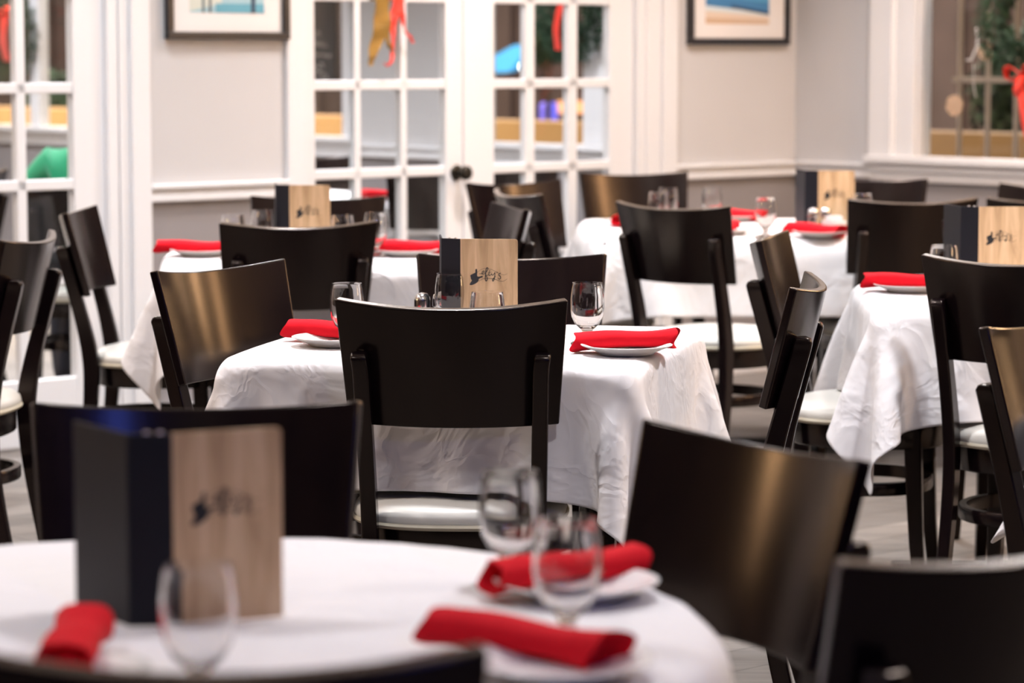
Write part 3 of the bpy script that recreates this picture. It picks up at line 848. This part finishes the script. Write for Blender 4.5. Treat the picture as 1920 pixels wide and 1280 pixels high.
def build_sugar():
    r = empty('sugar_caddy')
    bm = bmesh.new(); lathe(bm, [(0, 0), (.030, 0), (.036, .006), (.040, .040), (.041, .045), (.038, .045), (.035, .012), (0, .008)], 28); frombm('bowl', bm, M['white'], r, 50)
    for k in range(7):
        bm = bmesh.new(); bx(bm, -.022, .022, -.0015, .0015, .010, .058 + .004 * (k % 2)); s = frombm('sachet', bm, M['mat_board'], r); s.location = (0, -.021 + .007 * k, 0)
    return r
SG = Proto(build_sugar)
SG.put((1.045, 9.22, CZ + .0015), .2, 'white sugar bowl with paper sachets before the rear right menu', 'bowl')

# ================================================================= WALL PICTURES
def picture(name, fr, t0, t1, z0, z1, bands, label):
    r = empty(name)
    fw = .026
    bm = bmesh.new()
    for p in ((t0, t1, -.028, -.002, z0, z0 + fw), (t0, t1, -.028, -.002, z1 - fw, z1), (t0, t0 + fw, -.028, -.002, z0 + fw, z1 - fw), (t1 - fw, t1, -.028, -.002, z0 + fw, z1 - fw)): bx(bm, *p, fr=fr)
    bevel(frombm('picture_frame', bm, M['frame'], r, None), .003)
    bm = bmesh.new(); bx(bm, t0 + fw, t1 - fw, -.012, -.004, z0 + fw, z1 - fw, fr=fr)
    frombm('mat_board', bm, M['mat_board'], r, None)
    bm = bmesh.new(); me_m = []
    mi = {}
    for (a, b, c, d, e, f, col) in bands:      # quads a-b along t (fractions), heights at left c-d and right e-f
        if col not in mi:
            mi[col] = len(me_m); me_m.append(mat('print_colour', col, .6))
        dz = -.0125 - .0003 * bands.index((a, b, c, d, e, f, col))
        W_ = t1 - t0; H_ = z1 - z0
        vs = [bm.verts.new(fr(t0 + W_ * a, dz, z0 + H_ * c)), bm.verts.new(fr(t0 + W_ * b, dz, z0 + H_ * e)), bm.verts.new(fr(t0 + W_ * b, dz, z0 + H_ * f)), bm.verts.new(fr(t0 + W_ * a, dz, z0 + H_ * d))]
        bm.faces.new(vs).material_index = mi[col]
    me = bpy.data.meshes.new('print'); bm.to_mesh(me); bm.free()
    for m_ in me_m: me.materials.append(m_)
    link('print', me, None, r, None)
    return tag(r, label, 'picture')
picture('framed_picture', PT, -3.245, -2.712, 1.386, 1.93,
        [(.19, .80, .17, .80, .17, .80, (.36, .55, .62)), (.19, .80, .37, .80, .37, .80, (.60, .66, .66)), (.19, .45, .18, .26, .23, .29, (.62, .66, .60)),
         (.40, .80, .17, .23, .17, .23, (.12, .36, .48)), (.29, .31, .17, .70, .17, .70, (.10, .14, .16)), (.345, .365, .17, .72, .17, .72, (.08, .10, .12)), (.69, .725, .17, .74, .17, .74, (.03, .06, .10))],
        'black framed print of pier posts in pale blue water beside the left double door')
picture('framed_picture', PT, -.665, -.062, 1.372, 1.92,
        [(.17, .80, .155, .80, .155, .80, (.60, .42, .28)), (.17, .80, .20, .27, .18, .22, (.72, .60, .50)), (.17, .80, .25, .31, .215, .255, (.66, .74, .78)),
         (.17, .80, .29, .80, .24, .80, (.05, .20, .42)), (.17, .80, .36, .60, .32, .60, (.08, .32, .55)), (.42, .80, .275, .30, .225, .25, (.02, .06, .14))],
        'black framed print of a blue wave on sand, right of the double doors')

# ================================================================= CHRISTMAS DECORATIONS
def build_wreath(R0, r0, seed):
    rng = random.Random(seed); bm = bmesh.new()
    for k in range(3600):
        a = rng.uniform(0, 2 * PI); b = rng.uniform(0, 2 * PI); q = r0 * math.sqrt(rng.uniform(.05, 1))
        c = Vector(((R0 + q * math.cos(b)) * math.cos(a), q * math.sin(b) * .7, (R0 + q * math.cos(b)) * math.sin(a)))
        d = Vector((math.cos(a) * math.cos(b) - .9 * math.sin(a), math.sin(b), math.sin(a) * math.cos(b) + .9 * math.cos(a))) + Vector([rng.gauss(0, .5) for _ in range(3)])
        d.normalize(); L = rng.uniform(.02, .045); s = d.cross(Vector([rng.gauss(0, 1) for _ in range(3)])).normalized() * .0042
        bm.faces.new([bm.verts.new(c - s), bm.verts.new(c + s), bm.verts.new(c + d * L)])
    return bm
def wreath(t, z, R0, r0, seed, label, bow=None, tails=()):
    r = empty('wreath', EX(t, -.05, z), math.atan2(V.y, V.x))
    frombm('greenery', build_wreath(R0, r0, seed), M['green'], r, None)
    if bow:
        bx_, bz_ = bow; bm = bmesh.new()
        for s in (-1, 1):
            pts = [(bx_, -.07, bz_), (bx_ + s * .035, -.10, bz_ + .035), (bx_ + s * .07, -.09, bz_ + .02), (bx_ + s * .065, -.07, bz_ - .02), (bx_, -.07, bz_)]
            c = catmull(pts, 6); vv = [(bm.verts.new((p[0], p[1] - .015, p[2])), bm.verts.new((p[0], p[1] + .02, p[2] + .012 * s))) for p in c]
            for a, b in zip(vv, vv[1:]): bm.faces.new((a[0], a[1], b[1], b[0]))
        lathe(bm, [(0, -.016), (.014, -.010), (.016, 0), (.012, .012), (0, .016)], 12, bx_, -.055, bz_)
        for (x1, z1, wd) in tails:
            c = catmull([(bx_, -.075, bz_), (bx_ + x1 * .3 + .006, -.102, bz_ + z1 * .35), (bx_ + x1 * .8 - .006, -.10, bz_ + z1 * .7), (bx_ + x1, -.085, bz_ + z1)], 6)
            vv = [(bm.verts.new((p[0] - wd / 2, p[1], p[2])), bm.verts.new((p[0] + wd / 2, p[1] - .006, p[2]))) for p in c]
            for a, b in zip(vv, vv[1:]): bm.faces.new((a[0], a[1], b[1], b[0]))
        o = frombm('bow', bm, M['ribbon'], r, None)
        so = o.modifiers.new('thick', 'SOLIDIFY'); so.thickness = .002
    return tag(r, label, 'wreath', 'Christmas wreaths on the windows')
wreath(1.245, 1.47, .165, .07, 3, 'fir wreath with red bow on the right-hand window', (.045, -.215), [(.0, -.09, .035), (.06, -.29, .035)])
wreath(-6.09, 1.44, .20, .08, 5, 'fir wreath with broad red ribbon seen through the left glass door', (.10, .12), [(.03, -.27, .085), (-.01, -.22, .05)])
wreath(-1.33, 1.52, .155, .07, 9, 'fir wreath seen through the right leaf of the double doors', (.05, .16), [(-.045, -.33, .045)])
def ribbon(name, fr, paths, m, label):
    bm = bmesh.new()
    for pts, ws in paths:
        c = catmull(pts, 6); n_ = len(c)
        vv = []
        for i, p in enumerate(c):
            wd = np.interp(i / (n_ - 1), np.linspace(0, 1, len(ws)), ws)
            vv.append((bm.verts.new(fr(p[0] - wd / 2, -.006 + .004 * math.sin(i * .9), p[1])), bm.verts.new(fr(p[0] + wd / 2, -.010 - .004 * math.cos(i * .7), p[1]))))
        for a, b in zip(vv, vv[1:]): bm.faces.new((a[0], a[1], b[1], b[0]))
    o = frombm(name, bm, m, None, None)
    so = o.modifiers.new('thick', 'SOLIDIFY'); so.thickness = .0015
    return tag(o, label, 'ribbon')
ribbon('gold_ribbon', PT, [([(-2.262, 1.62), (-2.272, 1.50), (-2.278, 1.42), (-2.318, 1.335), (-2.325, 1.29)], [.07, .065, .075, .035, .015]),
                           ([(-2.25, 1.45), (-2.245, 1.38), (-2.22, 1.34)], [.03, .02, .006])], M['gold'], 'gold forked ribbon hanging on the left leaf of the double doors')
ribbon('red_ribbon', PT, [([(-2.175, 1.62), (-2.195, 1.52), (-2.215, 1.46), (-2.220, 1.40), (-2.222, 1.33), (-2.245, 1.29), (-2.262, 1.30)], [.05, .05, .03, .012, .016, .01, .004]),
                          ([(-2.17, 1.62), (-2.175, 1.50), (-2.165, 1.43), (-2.14, 1.40), (-2.12, 1.375)], [.02, .02, .008, .014, .012])], M['ribbon'], 'thin curled red ribbon beside the gold one on the double doors')
def snowflake(t, z, rad, label):
    bm = bmesh.new()
    for k in range(6):
        a = k * PI / 3 + .3
        c, s = math.cos(a), math.sin(a)
        def F(x, y, w_): return EX(t + x, y, z + w_)
        p = [(0, -.008), (rad, -.009), (rad, .009), (0, .008)]
        for quad in (p, [(rad * .45, -.024), (rad * .62, -.024), (rad * .62, .024), (rad * .45, .024)], [(rad * .8, -.018), (rad * .95, -.016), (rad * .95, .016), (rad * .8, .018)]):
            lo = [F(x * c - y * s, .012, x * s + y * c) for x, y in quad]; hi = [F(x * c - y * s, .018, x * s + y * c) for x, y in quad]
            hexa(bm, lo + hi)
    return tag(frombm('snowflake', bm, M['flake'], None, None), label, 'ornament', 'pale wooden snowflakes')
snowflake(.846, 1.128, .042, 'pale wooden snowflake low on the right-hand window')
snowflake(1.00, 1.345, .036, 'pale wooden snowflake beside the wreath on the right-hand window')
bm = bmesh.new()
tube(bm, [EX(.905, .014, 1.31), EX(.93, .014, 1.31), EX(.955, .014, 1.36), EX(.96, .014, 1.40), EX(.95, .014, 1.44)], .0045, 6)
tube(bm, [EX(.955, .014, 1.36), EX(.975, .014, 1.375)], .003, 6); tube(bm, [EX(.94, .014, 1.30), EX(.942, .014, 1.22), EX(.955, .014, 1.16)], .0014, 6)
tag(frombm('twig_ornament', bm, M['twig'], None, None), 'thin silver twig ornament hanging on the right-hand window', 'ornament')

# chalk sign leaning in the porch window, writing too small to read
sg = empty('chalk_sign')
bm = bmesh.new(); bx(bm, -3.42, -3.06, -.05, -.03, WZ0 + .25, 1.62, fr=EX); frombm('board', bm, M['board'], sg, None)
bm = bmesh.new(); rng = random.Random(3)
for row, z in enumerate((1.43, 1.385, 1.33, 1.27, 1.235, 1.20)):
    x = -3.30 + .02 * (row % 2)
    while x < -3.16 + .03 * (row % 3):
        pts = [(x + rng.uniform(-.006, .006) + .006 * q, z + rng.uniform(-.014, .014)) for q in range(4)]
        c = catmull(pts, 4)
        vv = [(bm.verts.new(EX(p[0], -.052, p[1] - .003)), bm.verts.new(EX(p[0], -.052, p[1] + .003))) for p in c]
        for a, b in zip(vv, vv[1:]): bm.faces.new((a[0], a[1], b[1], b[0]))
        x += .028
frombm('chalk_writing', bm, M['chalk'], sg, None)
tag(sg, 'dark sign with unreadable white chalk writing, top left pane of the double doors', 'sign')

# ================================================================= PERSON ON THE PORCH
def skinned(name, joints, edges, m, parent=None, lv=2):
    me = bpy.data.meshes.new(name); me.from_pydata([j[0] for j in joints], edges, [])
    o = bpy.data.objects.new(name, me); COL.objects.link(o); me.materials.append(m)
    if parent: o.parent = parent
    md = o.modifiers.new('skin', 'SKIN'); md.use_smooth_shade = True
    for i, j in enumerate(joints): me.skin_vertices[0].data[i].radius = (j[1], j[2] if len(j) > 2 else j[1])
    me.skin_vertices[0].data[0].use_root = True
    sb = o.modifiers.new('sub', 'SUBSURF'); sb.levels = sb.render_levels = lv
    return o
def build_person():
    r = empty('person')
    J = [((0, .02, .53), .14, .10), ((0, .05, .66), .13, .095), ((0, .09, .80), .14, .10), ((0, .13, .93), .15, .10), ((0, .16, 1.02), .07, .065), ((.01, .19, 1.09), .048, .05),
         ((.01, .21, 1.16), .072, .085), ((.01, .23, 1.25), .062, .075)]
    E_ = [(i, i + 1) for i in range(7)]
    for s in (-1, 1):
        b = len(J)
        J += [((s * .15, .14, .965), .055), ((s * .215, .17, .90), .052), ((s * .25, .30, .76), .042), ((s * .20, .46, .79), .034), ((s * .15, .54, .79), .028), ((s * .135, .58, .785), .03, .014)]
        E_ += [(3, b), (b, b + 1), (b + 1, b + 2), (b + 2, b + 3), (b + 3, b + 4), (b + 4, b + 5)]
        for f in range(5):
            k = len(J); fx = s * (.155 - .010 * f) if f < 4 else s * .10
            L = (.05, .058, .054, .044, .03)[f]
            J += [((fx, .60, .785), .009), ((fx, .60 + L * .6, .785), .008), ((fx, .60 + L, .777), .007)]
            E_ += [(b + 5, k), (k, k + 1), (k + 1, k + 2)]
        b = len(J)
        J += [((s * .09, .10, .52), .095), ((s * .12, .42, .53), .068), ((s * .13, .47, .28), .055), ((s * .13, .46, .09), .036), ((s * .135, .52, .04), .035, .03), ((s * .14, .60, .035), .03, .025)]
        E_ += [(0, b), (b, b + 1), (b + 1, b + 2), (b + 2, b + 3), (b + 3, b + 4), (b + 4, b + 5)]
    body = skinned('body', J, E_, M['skin'], r)
    # sweater
    S = [((0, .02, .51), .165, .12), ((0, .05, .66), .155, .115), ((0, .09, .80), .165, .12), ((0, .13, .935), .17, .115), ((0, .155, 1.005), .10, .085)]
    E2 = [(i, i + 1) for i in range(4)]
    for s in (-1, 1):
        b = len(S); S += [((s * .16, .14, .965), .07), ((s * .225, .17, .895), .066), ((s * .258, .30, .76), .056), ((s * .21, .44, .785), .045)]
        E2 += [(3, b), (b, b + 1), (b + 1, b + 2), (b + 2, b + 3)]
    skinned('sweater', S, E2, M['green_knit'], r)
    T_ = [((0, .03, .53), .15, .115)]; E3 = []
    for s in (-1, 1):
        b = len(T_); T_ += [((s * .095, .12, .525), .105), ((s * .12, .42, .535), .078), ((s * .13, .475, .28), .066), ((s * .13, .465, .10), .05)]
        E3 += [(0, b), (b, b + 1), (b + 1, b + 2), (b + 2, b + 3)]
    skinned('trousers', T_, E3, M['denim'], r)
    Hh = [((.01, .20, 1.27), .08, .09), ((.01, .17, 1.20), .085, .085), ((.0, .13, 1.10), .08, .06), ((-.03, .08, 1.00), .07, .045), ((-.05, .06, .93), .04, .03)]
    skinned('hair', Hh, [(0, 1), (1, 2), (2, 3), (3, 4)], M['hair'], r)
    return r
pr = build_person()
pr.location = (-1.525, 10.45, -.03); pr.rotation_euler = (0, 0, R(8))
tag(pr, 'person in a green sweater sitting with their back to us beyond the left glass door', 'person')

# ================================================================= OUTSIDE THE WINDOWS (night)
bm = bmesh.new(); bx(bm, -30, 16, .10, 16, -.6, -.3, fr=EX); frombm('ground', bm, M['asphalt'], None, None, 'structure')
bm = bmesh.new(); bx(bm, -20, 9, 2.6, 2.95, -.3, .925, fr=EX)
tag(frombm('garden_wall', bm, M['tan'], None, None), 'low tan wall outside, a warm band behind all the windows', 'wall')
bl = empty('shop_building')
bm = bmesh.new(); bx(bm, -28, 9, 8.5, 9.0, -.3, 5.5, fr=EX)
for k in range(90): bx(bm, -28 + k * .4, -28 + k * .4 + .05, 8.44, 8.5, -.3, 5.5, fr=EX)
frombm('siding', bm, M['brown'], bl, None)
bm = bmesh.new(); bx(bm, -10.42, -9.2, 8.35, 8.5, .80, .91, fr=EX); frombm('lit_shop_strip', bm, M['orange'], bl, None)
tag(bl, 'dark brown building across the street at night', 'building')
bm = bmesh.new(); pts = [(-10.95, 1.17), (-10.95, 1.25), (-10.70, 1.33), (-10.50, 1.40), (-10.38, 1.395), (-10.40, 1.32), (-10.50, 1.22), (-10.60, 1.17)]
f = [EX(float(p[0]), 7.9, float(p[1])) for p in catmull(pts, 5, True)]
a_ = [bm.verts.new(q) for q in f]; b_ = [bm.verts.new(q + U * .08) for q in f]
bm.faces.new(a_); bm.faces.new(b_[::-1])
for k in range(len(f)): bm.faces.new((a_[k], a_[(k + 1) % len(f)], b_[(k + 1) % len(f)], b_[k]))
tag(frombm('blue_sign', bm, M['blue'], None, None), 'slanted glowing blue sign outside, left pane of the right door leaf', 'sign')
def street_lamp(t, n, z, rad, m, label):
    r = empty('street_lamp', EX(t, n, -.3))
    bm = bmesh.new(); tube(bm, [(0, 0, 0), (0, 0, z + .3 - rad)], .02, 10); frombm('pole', bm, M['steel'], r)
    bm = bmesh.new(); lathe(bm, [(rad * math.sin(PI * k / 12), z + .3 - rad * math.cos(PI * k / 12)) for k in range(13)], 24); frombm('globe', bm, m, r)
    tag(r, label, 'street lamp'); return r
street_lamp(-8.28, 6.0, 1.23, .036, M['lamp'], 'small white round street lamp outside beside the blue sign')
for k, (t, n, bs_, bz_) in enumerate(((-13.4, 5.0, .8, 1.05), (-6.95, 5.0, .34, 1.72), (-2.75, 5.2, .9, 1.35))):
    bm = bmesh.new(); rng = random.Random(20 + k)
    for q in range(1600 if k != 1 else 400):
        d = Vector([rng.gauss(0, 1) for _ in range(3)]).normalized(); rr_ = rng.uniform(.3, 1) ** .5
        c = Vector((d.x * .45 * rr_ * bs_, d.y * .40 * rr_ * bs_, bz_ + d.z * .55 * rr_ * bs_))
        s_ = Vector([rng.gauss(0, 1) for _ in range(3)]).normalized() * .045; s2 = s_.cross(d).normalized() * .03
        bm.faces.new([bm.verts.new(c - s_), bm.verts.new(c + s2), bm.verts.new(c + s_), bm.verts.new(c - s2)])
    sh = empty('bush', EX(t, n, -.3)); frombm('foliage', bm, M['green'], sh, None)
    bm = bmesh.new(); tube(bm, [(0, 0, 0), (.02, 0, bz_)], .02, 8); frombm('trunk', bm, M['brown'], sh)
    tag(sh, ['dark bush outside behind the left glass door', 'small dark bush on a thin stem outside, behind the right leaf of the double doors', 'dark bush outside behind the right-hand window'][k], 'bush')
bm = bmesh.new(); bx(bm, -8.34, -8.20, 6.2, 6.3, .74, .95, fr=EX)
tag(bevel(frombm('violet_light_box', bm, M['violet'], None, None), .03, 3), 'small violet light glowing outside beside the orange shop strip', 'light')
fe = empty('reflection_lattice')  # added bars in place of muntins reflected in the window
bm = bmesh.new()
for k in range(12): bx(bm, -.10 + k * .16, -.10 + k * .16 + .014, 1.2, 1.22, -.3, 2.2, fr=EX)
frombm('slats', bm, M['post'], fe, None)
bm = bmesh.new(); bx(bm, -.12, 1.8, 1.19, 1.23, 1.205, 1.23, fr=EX); bx(bm, -.12, 1.8, 1.19, 1.23, 2.1, 2.13, fr=EX); frombm('rail', bm, M['post'], fe, None)
tag(fe, 'thin pale lattice outside the right-hand window, added for muntins reflected in it', 'lattice')
for t, p in ((-18, 380), (-15, 330), (-12.5, 330), (-10, 330), (-8, 280), (-6, 260), (-3.5, 110), (0, 50)):  # unseen lights added to brighten the low wall
    area('outdoor_fill', EX(t, 1.2, 3.4), .5, p, (1, .70, .42), shape='DISK')
for t in (-20, -17, -13, -9.5, -6, -3):  # more unseen fill, added to lift the dark building front
    area('outdoor_fill', EX(t, 5.9, 4.2), .8, 330, (1, .82, .74))

# unseen warm and blue lights, added for the streaks and reflections on chairs
def build_streak_light():
    r = empty('streak_light')
    bm = bmesh.new(); lathe(bm, [(0, -.26), (.07, -.255), (.10, -.22), (.11, -.17), (.11, .17), (.10, .22), (.07, .255), (0, .26)], 32); frombm('streak_glow', bm, M['streaklight'], r)
    bm = bmesh.new(); tube(bm, [(0, 0, .30), (0, 0, .95)], .004, 8); frombm('cord', bm, M['steel'], r)
    return r
PD = Proto(build_streak_light)
for x, y, z, lb in ((-4.3, 5.2, 1.80, 'tall warm light added for chair streaks, nearest on the left side'), (-4.4, 8.2, 1.80, 'tall warm light added for chair streaks, farther on the left side'),
                (4.3, 7.3, 2.10, 'tall warm light added for chair streaks on the right side, middle one'), (3.4, 8.3, 1.9, 'tall warm light added for chair streaks by the right-hand window'),
                (2.72, 9.5, 1.98, 'tall warm light added for chair streaks beside the window corner'), (4.0, 5.5, 1.36, 'tall warm light added for chair streaks, nearest on the right side')):
    PD.put((x, y, z), 0, lb, 'pendant helper')
bs = empty('blue_reflex_light', (1.35, -.6, 2.66))  # added out of view to put a blue reflection on the chair
bm = bmesh.new(); lathe(bm, [(0, 0), (.2, 0), (.2, .09), (0, .09)], 28); frombm('housing', bm, M['steel'], bs)
bm = bmesh.new(); lathe(bm, [(0, -.006), (.18, -.006), (.18, -.001), (0, -.001)], 28); frombm('lens', bm, M['bluereflex'], bs)
tag(bs, 'unseen blue light added behind the camera for the blue reflection on a chair', 'added light')
area('blue_reflex_area', (1.35, -.6, 2.64), .36, 30, (.10, .18, 1))
